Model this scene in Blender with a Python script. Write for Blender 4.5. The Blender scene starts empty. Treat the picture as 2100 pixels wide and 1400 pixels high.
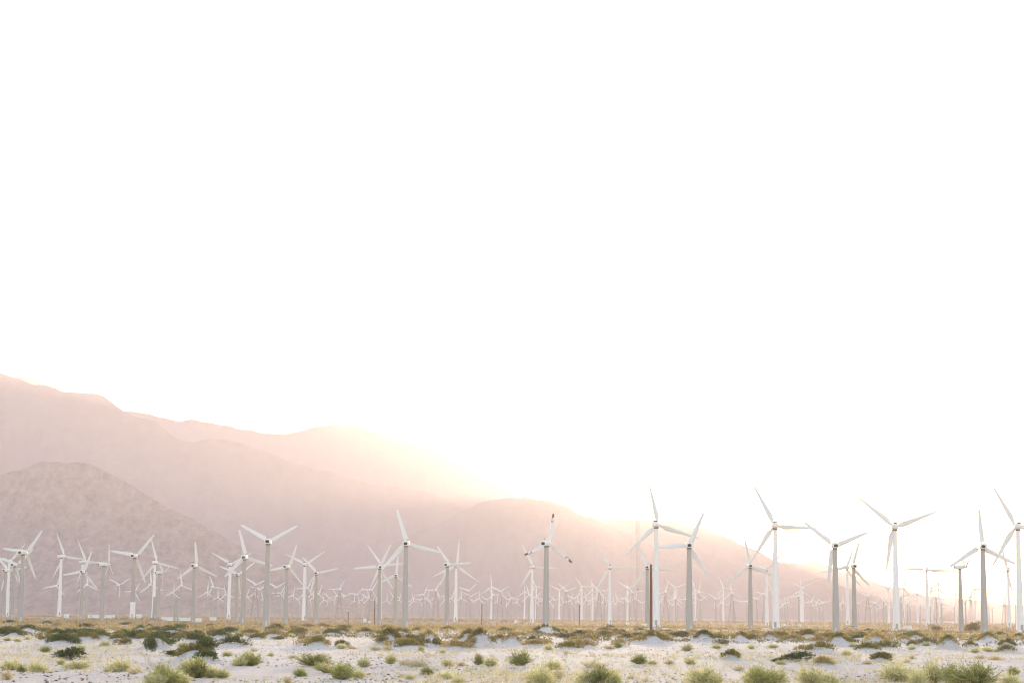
import bpy, math, random
import numpy as np
from mathutils import Matrix, Vector

random.seed(7)
rng = np.random.default_rng(11)
R = math.radians
scene = bpy.context.scene
C = scene.collection

# ------------------------------------------------------------------ camera
CAM_H = 3.8
LENS = 70.0
PITCH = math.atan((1262.0 - 700.0) / (LENS / 36.0 * 2100.0))
ROLL = R(0.53)
F = LENS / 36.0 * 2100.0
cam_rot = Matrix.Rotation(R(90) + PITCH, 4, 'X') @ Matrix.Rotation(ROLL, 4, 'Z')
cam_data = bpy.data.cameras.new('camera')
cam_data.lens = LENS
cam_data.sensor_width = 36.0
cam_data.clip_start = 0.5
cam_data.clip_end = 40000.0
cam = bpy.data.objects.new('camera', cam_data)
cam.matrix_world = Matrix.Translation((0, 0, CAM_H)) @ cam_rot
C.objects.link(cam)
scene.camera = cam

# ------------------------------------------------------------------ sky, sun, exposure
SUN_ELEV = R(3.45)
SUN_AZ = R(2.75)                       # clockwise from +Y (into the picture)
world = bpy.data.worlds.new('World')
scene.world = world
world.use_nodes = True
wn = world.node_tree
wn.nodes.clear()
w_out = wn.nodes.new('ShaderNodeOutputWorld')
w_bg = wn.nodes.new('ShaderNodeBackground')
w_sky = wn.nodes.new('ShaderNodeTexSky')
w_sky.sky_type = 'NISHITA'
w_sky.sun_disc = False
w_sky.sun_elevation = SUN_ELEV
w_sky.sun_rotation = SUN_AZ
w_sky.altitude = 200.0
w_sky.air_density = 1.0
w_sky.dust_density = 1.2
w_sky.ozone_density = 1.25
w_bg.inputs['Strength'].default_value = 0.15
w_tint = wn.nodes.new('ShaderNodeMix'); w_tint.data_type = 'RGBA'; w_tint.blend_type = 'MULTIPLY'
w_tint.inputs[0].default_value = 1.0
w_tint.inputs[7].default_value = (1.0, 0.955, 0.985, 1.0)      # even warm-pink white balance of the whole sky
wn.links.new(w_sky.outputs['Color'], w_tint.inputs[6])
wn.links.new(w_tint.outputs[2], w_bg.inputs['Color'])
wn.links.new(w_bg.outputs['Background'], w_out.inputs['Surface'])

sun_data = bpy.data.lights.new('sun', 'SUN')
sun_data.energy = 2.3
sun_data.angle = R(0.6)
sun_data.color = (1.0, 0.795, 0.50)
sun = bpy.data.objects.new('sun', sun_data)
sun_dir = Vector((math.sin(SUN_AZ) * math.cos(SUN_ELEV), math.cos(SUN_AZ) * math.cos(SUN_ELEV), math.sin(SUN_ELEV)))
sun.rotation_euler = sun_dir.to_track_quat('Z', 'Y').to_euler()
sun.location = (0, 0, 2000)
C.objects.link(sun)

HAZE_DENSITY = 1.25e-4
HAZE_G = 0.40
HAZE_COLOR = (0.84, 0.757, 0.805)
vs = scene.view_settings
vs.view_transform = 'Standard'
vs.look = 'None'
vs.gamma = 1.0
vs.use_curve_mapping = False
vs.exposure = 3.1

scene.render.engine = 'CYCLES'
scene.cycles.use_denoising = True
scene.cycles.filter_width = 1.15
scene.cycles.max_bounces = 6
scene.cycles.diffuse_bounces = 3
scene.cycles.volume_bounces = 1
scene.cycles.transparent_max_bounces = 8

# ------------------------------------------------------------------ helpers
def ray(px, py):
    """slopes (dx/dy, dz/dy) of the sight line through a photograph pixel"""
    v = cam_rot @ Vector((px - 1050.0, 700.0 - py, -F))
    return v.x / v.y, v.z / v.y

def ground_at(px, py, z=0.0):
    sx, sz = ray(px, py)
    Y = (z - CAM_H) / sz
    return sx * Y, Y

def hz(px):
    """photograph row of the horizon at a column"""
    lo, hi = 1100.0, 1400.0
    for _ in range(40):
        m = (lo + hi) / 2
        if ray(px, m)[1] > 0: lo = m
        else: hi = m
    return lo

def to_px(x, y, z):
    v = cam_rot.to_3x3().transposed() @ Vector((x, y, z - CAM_H))
    return 1050 + F * v.x / -v.z, 700 - F * v.y / -v.z

_perm = rng.permutation(65536)
def _h(ix, iy, s):
    a = _perm[(ix + s * 7919) & 65535]
    return _perm[(a + iy) & 65535] / 65535.0
def vnoise(x, y, s=0):
    x = np.asarray(x, float); y = np.asarray(y, float)
    ix = np.floor(x).astype(np.int64); iy = np.floor(y).astype(np.int64)
    fx = x - ix; fy = y - iy
    fx = fx * fx * (3 - 2 * fx); fy = fy * fy * (3 - 2 * fy)
    a = _h(ix, iy, s); b = _h(ix + 1, iy, s); c = _h(ix, iy + 1, s); d = _h(ix + 1, iy + 1, s)
    return (a * (1 - fx) + b * fx) * (1 - fy) + (c * (1 - fx) + d * fx) * fy
def fbm(x, y, oct=5, s=0, ridged=False):
    t = 0.0; amp = 1.0; tot = 0.0
    for o in range(oct):
        n = vnoise(x * 2 ** o, y * 2 ** o, s + o)
        if ridged: n = 1 - abs(2 * n - 1)
        t = t + n * amp; tot += amp; amp *= 0.5
    return t / tot

def mesh_obj(name, verts, faces, mat=None, parent=None, smooth=False):
    me = bpy.data.meshes.new(name)
    me.from_pydata([tuple(v) for v in verts], [], [tuple(f) for f in faces])
    if smooth: me.polygons.foreach_set('use_smooth', [True] * len(me.polygons))
    if mat: me.materials.append(mat)
    me.update()
    return link(name, me, parent)

def np_mesh(name, V, Q, mat, smooth=False, tint=None):
    """mesh from arrays; Q is (n,4) or (n,3)"""
    V = np.asarray(V, np.float32); Q = np.asarray(Q, np.int32)
    k = Q.shape[1]
    me = bpy.data.meshes.new(name)
    me.vertices.add(len(V)); me.vertices.foreach_set('co', V.ravel())
    me.loops.add(Q.size); me.loops.foreach_set('vertex_index', Q.ravel())
    me.polygons.add(len(Q))
    me.polygons.foreach_set('loop_start', np.arange(0, Q.size, k, dtype=np.int32))
    me.polygons.foreach_set('loop_total', np.full(len(Q), k, np.int32))
    if smooth: me.polygons.foreach_set('use_smooth', np.ones(len(Q), bool))
    if tint is not None:
        at = me.attributes.new('tint', 'FLOAT', 'POINT')
        at.data.foreach_set('value', np.asarray(tint, np.float32))
    if mat: me.materials.append(mat)
    me.update(calc_edges=True)
    return me

def link(name, me, parent=None):
    o = bpy.data.objects.new(name, me)
    C.objects.link(o)
    if parent is not None: o.parent = parent
    return o

def tag(o, label=None, cat=None, group=None, kind=None):
    if label: o['label'] = label
    if cat: o['category'] = cat
    if group: o['group'] = group
    if kind: o['kind'] = kind
    return o

class MB:
    """collects simple solids into one mesh"""
    def __init__(self): self.v = []; self.f = []
    def box(self, c, s, rot=None):
        b = len(self.v)
        for dx in (-.5, .5):
            for dy in (-.5, .5):
                for dz in (-.5, .5):
                    p = Vector((dx * s[0], dy * s[1], dz * s[2]))
                    if rot: p = rot @ p
                    self.v.append((p.x + c[0], p.y + c[1], p.z + c[2]))
        for q in ((0, 1, 3, 2), (4, 6, 7, 5), (0, 4, 5, 1), (2, 3, 7, 6), (0, 2, 6, 4), (1, 5, 7, 3)):
            self.f.append(tuple(b + i for i in q))
        return self
    def tube(self, p0, p1, r0, r1, n=12, caps=True):
        p0 = Vector(p0); p1 = Vector(p1)
        z = (p1 - p0).normalized()
        x = z.orthogonal().normalized(); y = z.cross(x)
        b = len(self.v)
        for p, r in ((p0, r0), (p1, r1)):
            for i in range(n):
                a = 2 * math.pi * i / n
                q = p + (x * math.cos(a) + y * math.sin(a)) * r
                self.v.append(tuple(q))
        for i in range(n):
            j = (i + 1) % n
            self.f.append((b + i, b + j, b + n + j, b + n + i))
        if caps:
            self.f.append(tuple(b + i for i in reversed(range(n))))
            self.f.append(tuple(b + n + i for i in range(n)))
        return self
    def loft(self, rings, caps=True):
        b = len(self.v); n = len(rings[0])
        for r in rings: self.v.extend(tuple(p) for p in r)
        for k in range(len(rings) - 1):
            for i in range(n):
                j = (i + 1) % n
                self.f.append((b + k * n + i, b + k * n + j, b + (k + 1) * n + j, b + (k + 1) * n + i))
        if caps:
            self.f.append(tuple(b + i for i in reversed(range(n))))
            self.f.append(tuple(b + (len(rings) - 1) * n + i for i in range(n)))
        return self
    def mesh(self, name, mat, smooth=None):
        me = bpy.data.meshes.new(name)
        me.from_pydata(self.v, [], self.f)
        me.materials.append(mat)
        if smooth is not None:
            me.polygons.foreach_set('use_smooth', [True] * len(me.polygons))
            me.set_sharp_from_angle(angle=R(smooth))
        me.update()
        return me

# ------------------------------------------------------------------ materials
def new_mat(name):
    m = bpy.data.materials.new(name)
    m.use_nodes = True
    nt = m.node_tree
    return m, nt, nt.nodes['Principled BSDF']

def noise_ramp(nt, scale, stops, coord='Object', detail=5.0, rough=0.6, vec_scale=None):
    tc = nt.nodes.new('ShaderNodeTexCoord')
    n = nt.nodes.new('ShaderNodeTexNoise')
    n.inputs['Scale'].default_value = scale
    n.inputs['Detail'].default_value = detail
    n.inputs['Roughness'].default_value = rough
    if vec_scale:
        mp = nt.nodes.new('ShaderNodeMapping')
        mp.inputs['Scale'].default_value = vec_scale
        nt.links.new(tc.outputs[coord], mp.inputs['Vector'])
        nt.links.new(mp.outputs['Vector'], n.inputs['Vector'])
    else:
        nt.links.new(tc.outputs[coord], n.inputs['Vector'])
    r = nt.nodes.new('ShaderNodeValToRGB')
    els = r.color_ramp.elements
    while len(els) < len(stops): els.new(0.5)
    for e, (p, c) in zip(els, stops):
        e.position = p; e.color = (*c, 1)
    nt.links.new(n.outputs['Fac'], r.inputs['Fac'])
    return r.outputs['Color'], n

def paint(name, col, rough=0.5, streak=0.12):
    m, nt, p = new_mat(name)
    lo = tuple(c * (1 - streak) for c in col)
    out, n = noise_ramp(nt, 1.0, [(0.3, lo), (0.75, col)], vec_scale=(1.2, 1.2, 0.12), detail=6)
    nt.links.new(out, p.inputs['Base Color'])
    p.inputs['Roughness'].default_value = rough
    return m

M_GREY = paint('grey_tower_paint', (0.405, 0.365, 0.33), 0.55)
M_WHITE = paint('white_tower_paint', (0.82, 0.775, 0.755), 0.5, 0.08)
M_BLADE = paint('blade_gelcoat', (0.76, 0.72, 0.70), 0.45, 0.1)
M_NAC = paint('nacelle_fibreglass', (0.80, 0.79, 0.74), 0.5, 0.15)
M_DARK = paint('dark_opening', (0.012, 0.011, 0.010), 0.8, 0.3)
M_RING = paint('dirty_yaw_ring', (0.07, 0.06, 0.05), 0.7, 0.3)
M_STEEL = paint('weathered_lattice_steel', (0.36, 0.29, 0.25), 0.65, 0.25)
M_WOOD = paint('weathered_pole_wood', (0.17, 0.075, 0.035), 0.85, 0.35)
M_RUST = paint('rusty_steel', (0.20, 0.09, 0.05), 0.8, 0.3)
M_BOX = paint('white_cabinet_paint', (0.78, 0.77, 0.75), 0.5, 0.1)
M_DOOR = paint('grey_door_paint', (0.55, 0.50, 0.46), 0.6)
M_PINK = paint('faded_pink_wall', (0.50, 0.38, 0.34), 0.8, 0.15)

# blade skin stained with brown weathering in patches and towards the tip
def stained_blade():
    m, nt, p = new_mat('stained_blade_gelcoat')
    tc = nt.nodes.new('ShaderNodeTexCoord')
    n = nt.nodes.new('ShaderNodeTexNoise'); n.inputs['Scale'].default_value = 0.55; n.inputs['Detail'].default_value = 3
    sep = nt.nodes.new('ShaderNodeSeparateXYZ')
    nt.links.new(tc.outputs['Object'], n.inputs['Vector']); nt.links.new(tc.outputs['Object'], sep.inputs['Vector'])
    tip = nt.nodes.new('ShaderNodeMapRange'); tip.inputs['From Min'].default_value = 6.6; tip.inputs['From Max'].default_value = 8.2
    tip.inputs['To Max'].default_value = 0.32
    nt.links.new(sep.outputs['Z'], tip.inputs['Value'])
    add = nt.nodes.new('ShaderNodeMath'); add.operation = 'ADD'
    nt.links.new(n.outputs['Fac'], add.inputs[0]); nt.links.new(tip.outputs['Result'], add.inputs[1])
    r = nt.nodes.new('ShaderNodeValToRGB')
    els = r.color_ramp.elements
    els[0].position = 0.56; els[0].color = (0.76, 0.72, 0.70, 1)
    els[1].position = 0.68; els[1].color = (0.13, 0.075, 0.035, 1)
    nt.links.new(add.outputs[0], r.inputs['Fac'])
    nt.links.new(r.outputs['Color'], p.inputs['Base Color'])
    p.inputs['Roughness'].default_value = 0.5
    return m
M_STAINED = stained_blade()

def foliage_mat(name, dark, light, trans=0.35):
    m, nt, p = new_mat(name)
    at = nt.nodes.new('ShaderNodeAttribute'); at.attribute_name = 'tint'
    oi = nt.nodes.new('ShaderNodeObjectInfo')
    add = nt.nodes.new('ShaderNodeMath'); add.operation = 'MULTIPLY_ADD'
    add.inputs[1].default_value = 0.35
    nt.links.new(oi.outputs['Random'], add.inputs[0]); nt.links.new(at.outputs['Fac'], add.inputs[2])
    r = nt.nodes.new('ShaderNodeValToRGB')
    els = r.color_ramp.elements
    els[0].position = 0.1; els[0].color = (*dark, 1)
    els[1].position = 1.15 if False else 1.0; els[1].color = (*light, 1)
    nt.links.new(add.outputs[0], r.inputs['Fac'])
    nt.links.new(r.outputs['Color'], p.inputs['Base Color'])
    p.inputs['Roughness'].default_value = 0.75
    tr = nt.nodes.new('ShaderNodeBsdfTranslucent')
    mx = nt.nodes.new('ShaderNodeMixShader'); mx.inputs['Fac'].default_value = trans
    nt.links.new(r.outputs['Color'], tr.inputs['Color'])
    nt.links.new(p.outputs['BSDF'], mx.inputs[1]); nt.links.new(tr.outputs['BSDF'], mx.inputs[2])
    nt.links.new(mx.outputs['Shader'], nt.nodes['Material Output'].inputs['Surface'])
    return m
M_F_DARK = foliage_mat('dark_green_leaves', (0.016, 0.030, 0.004), (0.12, 0.16, 0.025))
M_F_OLIVE = foliage_mat('olive_brown_leaves', (0.05, 0.048, 0.009), (0.31, 0.255, 0.06))
M_F_PALE = foliage_mat('pale_green_twigs', (0.28, 0.255, 0.085), (0.84, 0.76, 0.39))
M_F_GREEN = foliage_mat('grey_green_twigs', (0.09, 0.10, 0.022), (0.52, 0.49, 0.165))
M_F_STRAW = foliage_mat('straw_stems', (0.42, 0.34, 0.17), (0.78, 0.66, 0.42))
M_F_BROWN = foliage_mat('dry_brown_brush', (0.18, 0.12, 0.042), (0.58, 0.43, 0.185))
M_STEM = paint('shrub_stem_bark', (0.16, 0.12, 0.08), 0.9, 0.3)

def sand_mat():
    m, nt, p = new_mat('pale_desert_sand')
    c1, n1 = noise_ramp(nt, 0.06, [(0.3, (0.66, 0.56, 0.50)), (0.7, (0.78, 0.70, 0.66))], detail=8)
    c2, n2 = noise_ramp(nt, 1.6, [(0.33, (0.34, 0.30, 0.27)), (0.46, (0.92, 0.90, 0.88)), (0.7, (1, 1, 1))], detail=8, rough=0.75)
    mx = nt.nodes.new('ShaderNodeMix'); mx.data_type = 'RGBA'; mx.blend_type = 'MULTIPLY'
    mx.inputs[0].default_value = 0.6
    nt.links.new(c1, mx.inputs[6]); nt.links.new(c2, mx.inputs[7])
    # the valley floor turns brown and brushy further out: soil colour by place
    at = nt.nodes.new('ShaderNodeAttribute'); at.attribute_name = 'tint'
    mx2 = nt.nodes.new('ShaderNodeMix'); mx2.data_type = 'RGBA'
    c3, n3 = noise_ramp(nt, 0.02, [(0.35, (0.30, 0.20, 0.12)), (0.7, (0.42, 0.31, 0.22))], detail=6)
    nt.links.new(at.outputs['Fac'], mx2.inputs[0])
    nt.links.new(mx.outputs[2], mx2.inputs[6]); nt.links.new(c3, mx2.inputs[7])
    nt.links.new(mx2.outputs[2], p.inputs['Base Color'])
    p.inputs['Roughness'].default_value = 0.95
    p.inputs['Specular IOR Level'].default_value = 0.1
    b = nt.nodes.new('ShaderNodeBump'); b.inputs['Strength'].default_value = 1.0; b.inputs['Distance'].default_value = 0.35
    nt.links.new(n2.outputs['Fac'], b.inputs['Height']); nt.links.new(b.outputs['Normal'], p.inputs['Normal'])
    return m
M_SAND = sand_mat()

def rock_mat(name, a, b, scale, vec=None):
    m, nt, p = new_mat(name)
    c, n = noise_ramp(nt, scale, [(0.35, a), (0.65, b)], detail=10, rough=0.72, vec_scale=vec)
    nt.links.new(c, p.inputs['Base Color'])
    p.inputs['Roughness'].default_value = 0.95
    p.inputs['Specular IOR Level'].default_value = 0.05
    bp = nt.nodes.new('ShaderNodeBump'); bp.inputs['Strength'].default_value = 0.8; bp.inputs['Distance'].default_value = 12.0
    nt.links.new(n.outputs['Fac'], bp.inputs['Height']); nt.links.new(bp.outputs['Normal'], p.inputs['Normal'])
    return m
M_ROCK_NEAR = rock_mat('brown_desert_rock', (0.18, 0.135, 0.115), (0.40, 0.31, 0.265), 0.06, (1, 0.35, 1))
M_ROCK = rock_mat('far_mountain_rock', (0.165, 0.132, 0.124), (0.235, 0.19, 0.175), 0.02, (1, 0.5, 1))

# ------------------------------------------------------------------ survey of the wind farm
# kind, hub px, base px, blade phase (deg clockwise from up), blade length px, apparent yaw, label, short reference
HERO = [
 ('grey', 47,1133, 42,1277,  38,56, 32, 'tallest grey turbine of the clump at the left picture edge', 'the tallest grey left-edge turbine'),
 ('grey', 29,1158, 25,1270,  48,48, 28, 'grey turbine close behind the tallest one in the left-edge clump, black vent showing', None),
 ('white',19,1150, 14,1265, 280,48, 20, 'slim white turbine between two grey towers in the left-edge clump', None),
 ('grey', 12,1170,  7,1269, -40,42, 28, 'shortest grey turbine of the left-edge clump, outermost tower of the picture', None),
 ('white',127,1141,120,1264,-24,55, 40, 'white turbine with long side-on nacelle standing right of the left-edge clump', 'the long-nacelle white turbine'),
 ('white',171,1152,164,1267,-28,54, 45, 'white turbine half hidden behind a shorter grey turbine with spread blades', None),
 ('grey', 168,1172,167,1272, 20,44, 15, 'short grey turbine in front of a half hidden white turbine', 'the short grey spread-blade turbine'),
 ('grey', 212,1157,209,1276,  0,42, 78, 'grey turbine seen side-on, thin edge-on rotor catching pink light', 'the side-on edge-rotor turbine'),
 ('greyw',276,1140,271,1270,  40,57, 20, 'grey turbine whose bottom tower section is painted white', 'the white-footed grey turbine'),
 ('white',318,1153,314,1268, 104,52, 25, 'white turbine with a grey tower stub standing before its foot', 'the white turbine behind a stub'),
 ('grey', 327,1174,323,1268,  70,32, 68, 'small side-on grey turbine just behind the white one with a stub', None),
 ('grey', 398,1160,396,1281,  -4,49, 20, 'grey turbine with one blade straight up, alone right of the tower stubs', 'the lone upright-blade grey turbine'),
 ('white',472,1157,468,1268, 300,50, 15, 'white turbine with broad flaring foot left of two grey towers', 'the flaring-foot white turbine'),
 ('grey', 487,1178,484,1275,  53,42, 10, 'shorter grey turbine squeezed between a white and a taller grey turbine', None),
 ('grey', 502,1143,497,1281, -14,58,  8, 'grey turbine just left of the biggest grey one with raised V blades', 'the grey turbine beside the big V-blade one'),
 ('grey', 550,1111,545,1289,  60,66,  4, 'big grey turbine with two blades raised in a V against the mountain', 'the big V-blade grey turbine'),
 ('grey', 589,1162,585,1280,  20,47, 25, 'grey turbine with vent at the nacelle edge, next right of the big V-blade one', 'the grey turbine right of the V-blade'),
 ('white',624,1157,623,1272, 296,50, 10, 'white turbine between two shorter grey turbines right of the big V-blade one', 'the white turbine between two greys'),
 ('grey', 648,1175,647,1280,  77,43,  5, 'grey turbine with dirty brown nacelle, touching blades with a white neighbour', 'the brown-nacelle grey turbine'),
 ('white',779,1156,781,1266, 205,52,  5, 'white turbine hidden almost wholly behind a grey tower, only nacelle and blades showing', None),
 ('grey', 780,1163,776,1283,  26,52, -6, 'grey turbine covering a white one, blade pointing flat to the left', 'the grey turbine covering a white one'),
 ('grey', 812,1180,810,1281,   5,40,  0, 'small grey turbine close left of the big mid-picture grey turbine', None),
 ('grey', 833,1115,830,1289, -17,72,  2, 'big grey turbine in mid picture with one blade raised leaning left', 'the big mid-picture grey turbine'),
 ('grey', 918,1158,916,1285, -35,46, 18, 'grey turbine standing directly left of a bright white tower', 'the grey turbine beside a white tower'),
 ('white',936,1160,934,1274,   5,58,  5, 'bright white turbine directly right of a grey one, blade straight up', 'the bright white mid turbine'),
 ('white',1091,1162,1091,1277,213,52, 10, 'white turbine just left of the stained-blade turbine', 'the white turbine left of the stained-blade'),
 ('stain',1121,1115,1119,1294,  8,62, 24, 'grey turbine with brown stained blades, centre of the picture', 'the stained-blade turbine'),
 ('white',1251,1163,1250,1280,-30,55, -5, 'white turbine standing alone left of the tall thin mast', 'the lone white turbine by the mast'),
 ('white',1345,1076,1347,1287,-12,92, 12, 'tall white turbine behind the brown wooden pole', 'the tall white turbine by the pole'),
 ('grey', 1328,1163,1327,1289,-25,53,  0, 'grey turbine directly left of the brown wooden pole', 'the grey turbine by the pole'),
 ('grey', 1414,1120,1413,1303, 25,74, -6, 'big grey turbine right of the wooden pole, one blade raised to the right', 'the big grey turbine past the pole'),
 ('grey', 1539,1163,1539,1297,-10,55, -8, 'grey turbine left of the tall white pair, blades like an upright Y', 'the upright-Y grey turbine'),
 ('white',1572,1168,1573,1284, 45,56, -8, 'shorter white turbine tucked behind a tall white one', None),
 ('white',1589,1078,1592,1291,-27,96, -4, 'tall white turbine overlapping a shorter white one, blade pointing flat right', 'the tall white flat-blade turbine'),
 ('grey', 1713,1120,1714,1304,308,76,-10, 'big grey turbine with raised V blades, third blade hanging beside its tower', 'the big grey hanging-blade turbine'),
 ('white',1738,1165,1738,1281, 20,54,-12, 'slim white turbine with shaded neck close behind a grey one, pink shed beside it', None),
 ('grey', 1751,1162,1752,1298, 17,53,-15, 'shorter grey turbine right of the big hanging-blade one, small shed behind', 'the grey turbine by the shed'),
 ('white',1835,1080,1839,1294,310,100,-8, 'tall white turbine with wide V blades and a hanging blade', 'the tall white V-blade turbine'),
 ('two',  1901,1168,1902,1285, 92,62, -6, 'two-bladed white turbine with blades lying level', 'the two-bladed level turbine'),
 ('grey', 1968,1163,1972,1298,180,42, 74, 'side-on grey turbine with drooping edge-on blades beside a round brown bush', 'the side-on turbine by the bush'),
 ('grey', 2016,1122,2019,1308, -3,76, -8, 'big grey turbine by the right edge, blades spread like an upright Y', 'the big right-edge grey turbine'),
 ('two',  2067,1168,2070,1286,-13,60,-12, 'slim two-bladed white turbine between the last two big towers', None),
 ('white',2087,1080,2093,1297,-29,100,-14,'tall white turbine at the right edge of the picture', 'the tall white right-edge turbine'),
]
H_OF = {'grey': 22.5, 'greyw': 22.5, 'stain': 22.5, 'white': 31.0, 'two': 31.0}

def survey(kind, hx, hy, bx, by):
    H = H_OF[kind]
    sh, sb = ray(hx, hy), ray(bx, by)
    Y = H / (sh[1] - sb[1])
    X = Y * (sh[0] + sb[0]) / 2
    return X, Y, max(-0.9, min(1.2, CAM_H + Y * sb[1])), H
for_ground = np.array([survey(h[0], *h[1:5])[:3] for h in HERO])

# sand hummocks (px column, px row of the foot, width px, height px)
HUMMOCKS = [(650,1330,60,17),(798,1322,60,26),(880,1320,46,22),(985,1326,70,30),(1050,1322,46,20),(1340,1320,62,20),(1520,1316,42,16),
 (1500,1356,46,13),(1722,1324,52,22),(1800,1328,70,26),(1948,1332,52,24),(2030,1318,46,17),(318,1330,64,24),(395,1356,90,22),(1445,1316,50,18),
 (960,1318,46,22),(25,1305,34,11),(1120,1300,60,18),(1205,1318,44,12),(1660,1312,50,14),(2068,1328,40,12),(1808,1358,46,10),(1880,1312,40,12),
 (450,1312,46,14),(150,1308,36,12),(1580,1312,40,13),(565,1296,50,12),(700,1300,40,10),(1270,1308,34,10),(1690,1366,44,8),(420,1360,60,14)]
hum = []
for (px, py, w, h) in HUMMOCKS:
    X, Y = ground_at(px, py)
    k = Y / F
    hum.append((X, Y + w * k * 0.3, w * k * 0.36, h * k * 0.95))
while len(hum) < 190:
    Y = 225 * (2.6 ** rng.random()); X = (rng.random() - 0.5) * 0.56 * Y
    hum.append((X, Y, rng.uniform(0.7, 1.8), rng.uniform(0.25, 0.75)))
hum = np.array(hum)

def ground_z(x, y):
    x = np.asarray(x, float); y = np.asarray(y, float)
    d = np.hypot(x, y)
    z = 0.30 * (fbm(x / 34, y / 34, 3, 40) - 0.5) + 0.13 * (fbm(x / 5.0, y / 7.0, 4, 50) - 0.5)
    z = z + 0.09 * (fbm(x / 1.5, y / 2.6, 3, 60) - 0.5) * np.clip((420 - d) / 120, 0, 1)
    z = z * np.clip((d - 20) / 60, 0, 1) * np.clip((1500 - d) / 700, 0, 1)
    far = np.clip((d - 430) / 150, 0, 1) * np.clip((1800 - d) / 600, 0, 1)
    wsum = np.full(x.shape, 1e-9); acc = np.zeros(x.shape)
    for (tx, ty, tz) in for_ground:
        w = 1.0 / (((x - tx) / 1.0) ** 2 + ((y - ty) / 3.0) ** 2 + 60.0) ** 2
        acc += w * tz; wsum += w
    z = z + far * acc / wsum
    b = np.zeros(x.shape)
    for (hx, hy, s, h) in hum:
        r2 = ((x - hx) ** 2 + ((y - hy) * 0.8) ** 2) / (s * s)
        m = r2 < 9
        if np.any(m):
            b[m] = np.maximum(b[m], h * np.exp(-0.9 * r2[m]))
    return z + b
def gz(x, y): return float(ground_z(np.array([x]), np.array([y]))[0])

# ------------------------------------------------------------------ the ground, one sheet out to the mountains
Rr = [3.0]
while Rr[-1] < 13000:
    d = Rr[-1]
    Rr.append(d * (1.12 if d < 75 else 1.0042 if d < 640 else 1.03))
Rr = np.array(Rr)
inner = np.linspace(-17.5, 17.5, 321)
outer = np.linspace(17.5, 62, 24)[1:]
ang = np.radians(np.concatenate([-outer[::-1], inner, outer]))
AA, DD = np.meshgrid(ang, Rr)
GX = DD * np.sin(AA); GY = DD * np.cos(AA)
GZ = ground_z(GX, GY)
nr, nc = GX.shape
V = np.stack([GX.ravel(), GY.ravel(), GZ.ravel()], 1)
ii = np.arange(nr * nc).reshape(nr, nc)
Q = np.stack([ii[:-1, :-1], ii[:-1, 1:], ii[1:, 1:], ii[1:, :-1]], -1).reshape(-1, 4)
brown = np.clip((DD - 430) / 260, 0, 1) * np.clip(0.35 + 1.3 * fbm(GX / 60, GY / 90, 4, 77), 0, 1)
ground = tag(link('ground', np_mesh('ground', V, Q, M_SAND, True, np.clip(brown, 0, 1).ravel())), kind='structure')

# ------------------------------------------------------------------ mountains
def mountain(name, pts, d_ridge, d_foot, mat, rough=0.10, seed=0, cols=260, rows=60):
    xs = np.array([p[0] for p in pts], float); ys = np.array([p[1] for p in pts], float)
    cx = np.linspace(xs[0], xs[-1], cols)
    cy = np.interp(cx, xs, ys)
    ker = np.array([1, 2, 1.]) / 4
    for _ in range(2): cy[1:-1] = np.convolve(cy, ker, 'valid')
    cy = cy + (fbm(cx / 26, cx * 0 + seed, 4, seed) - 0.5) * 7
    k1 = int(rows * 0.68)
    tt = np.concatenate([np.linspace(0, 1, k1), np.linspace(1, 1.55, rows - k1 + 1)[1:]])
    Vv = np.zeros((rows, cols, 3))
    for j in range(cols):
        sx, sz = ray(cx[j], cy[j])
        sz = max(sz, -0.0005)
        top = CAM_H + d_ridge * (sz + 0.0006)
        for i in range(rows):
            t = tt[i]
            if t <= 1:
                Y = d_foot + (d_ridge - d_foot) * t
                z = (top + 30) * (0.30 * t + 0.70 * t ** 1.6) - 30
            else:
                Y = d_ridge + (d_ridge - d_foot) * (t - 1)
                z = top - (top + 30) * (t - 1) * 1.75
            Vv[i, j] = (sx * d_ridge * (0.72 + 0.28 * min(t, 1.2)), Y, z)
    X = Vv[..., 0]; Y = Vv[..., 1]; Z = Vv[..., 2]
    hgt = np.maximum(Z, 0)
    t = tt[:, None]
    amp = (d_ridge * 0.085) * rough * 10
    g = fbm(X / (amp * 0.62) + 0.6 * fbm(X / amp, Y / amp, 3, seed + 300), Y / (amp * 1.9), 6, seed + 100, ridged=True)
    fall = np.clip(1 - np.abs(t - 1) / 0.02, 0, 1)
    w = np.clip((1 - t) / 0.12, 0, 1) * (t < 1) + np.clip((t - 1) / 0.2, 0, 1) * (t > 1)
    Z -= (1 - g) * (hgt * 0.25 + amp * 0.22) * w * np.clip(hgt / (amp * 0.3), 0, 1)
    V = Vv.reshape(-1, 3)
    ii = np.arange(rows * cols).reshape(rows, cols)
    Q = np.stack([ii[:-1, :-1], ii[:-1, 1:], ii[1:, 1:], ii[1:, :-1]], -1).reshape(-1, 4)
    return tag(link(name, np_mesh(name, V, Q, mat, True)), kind='structure')

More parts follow.
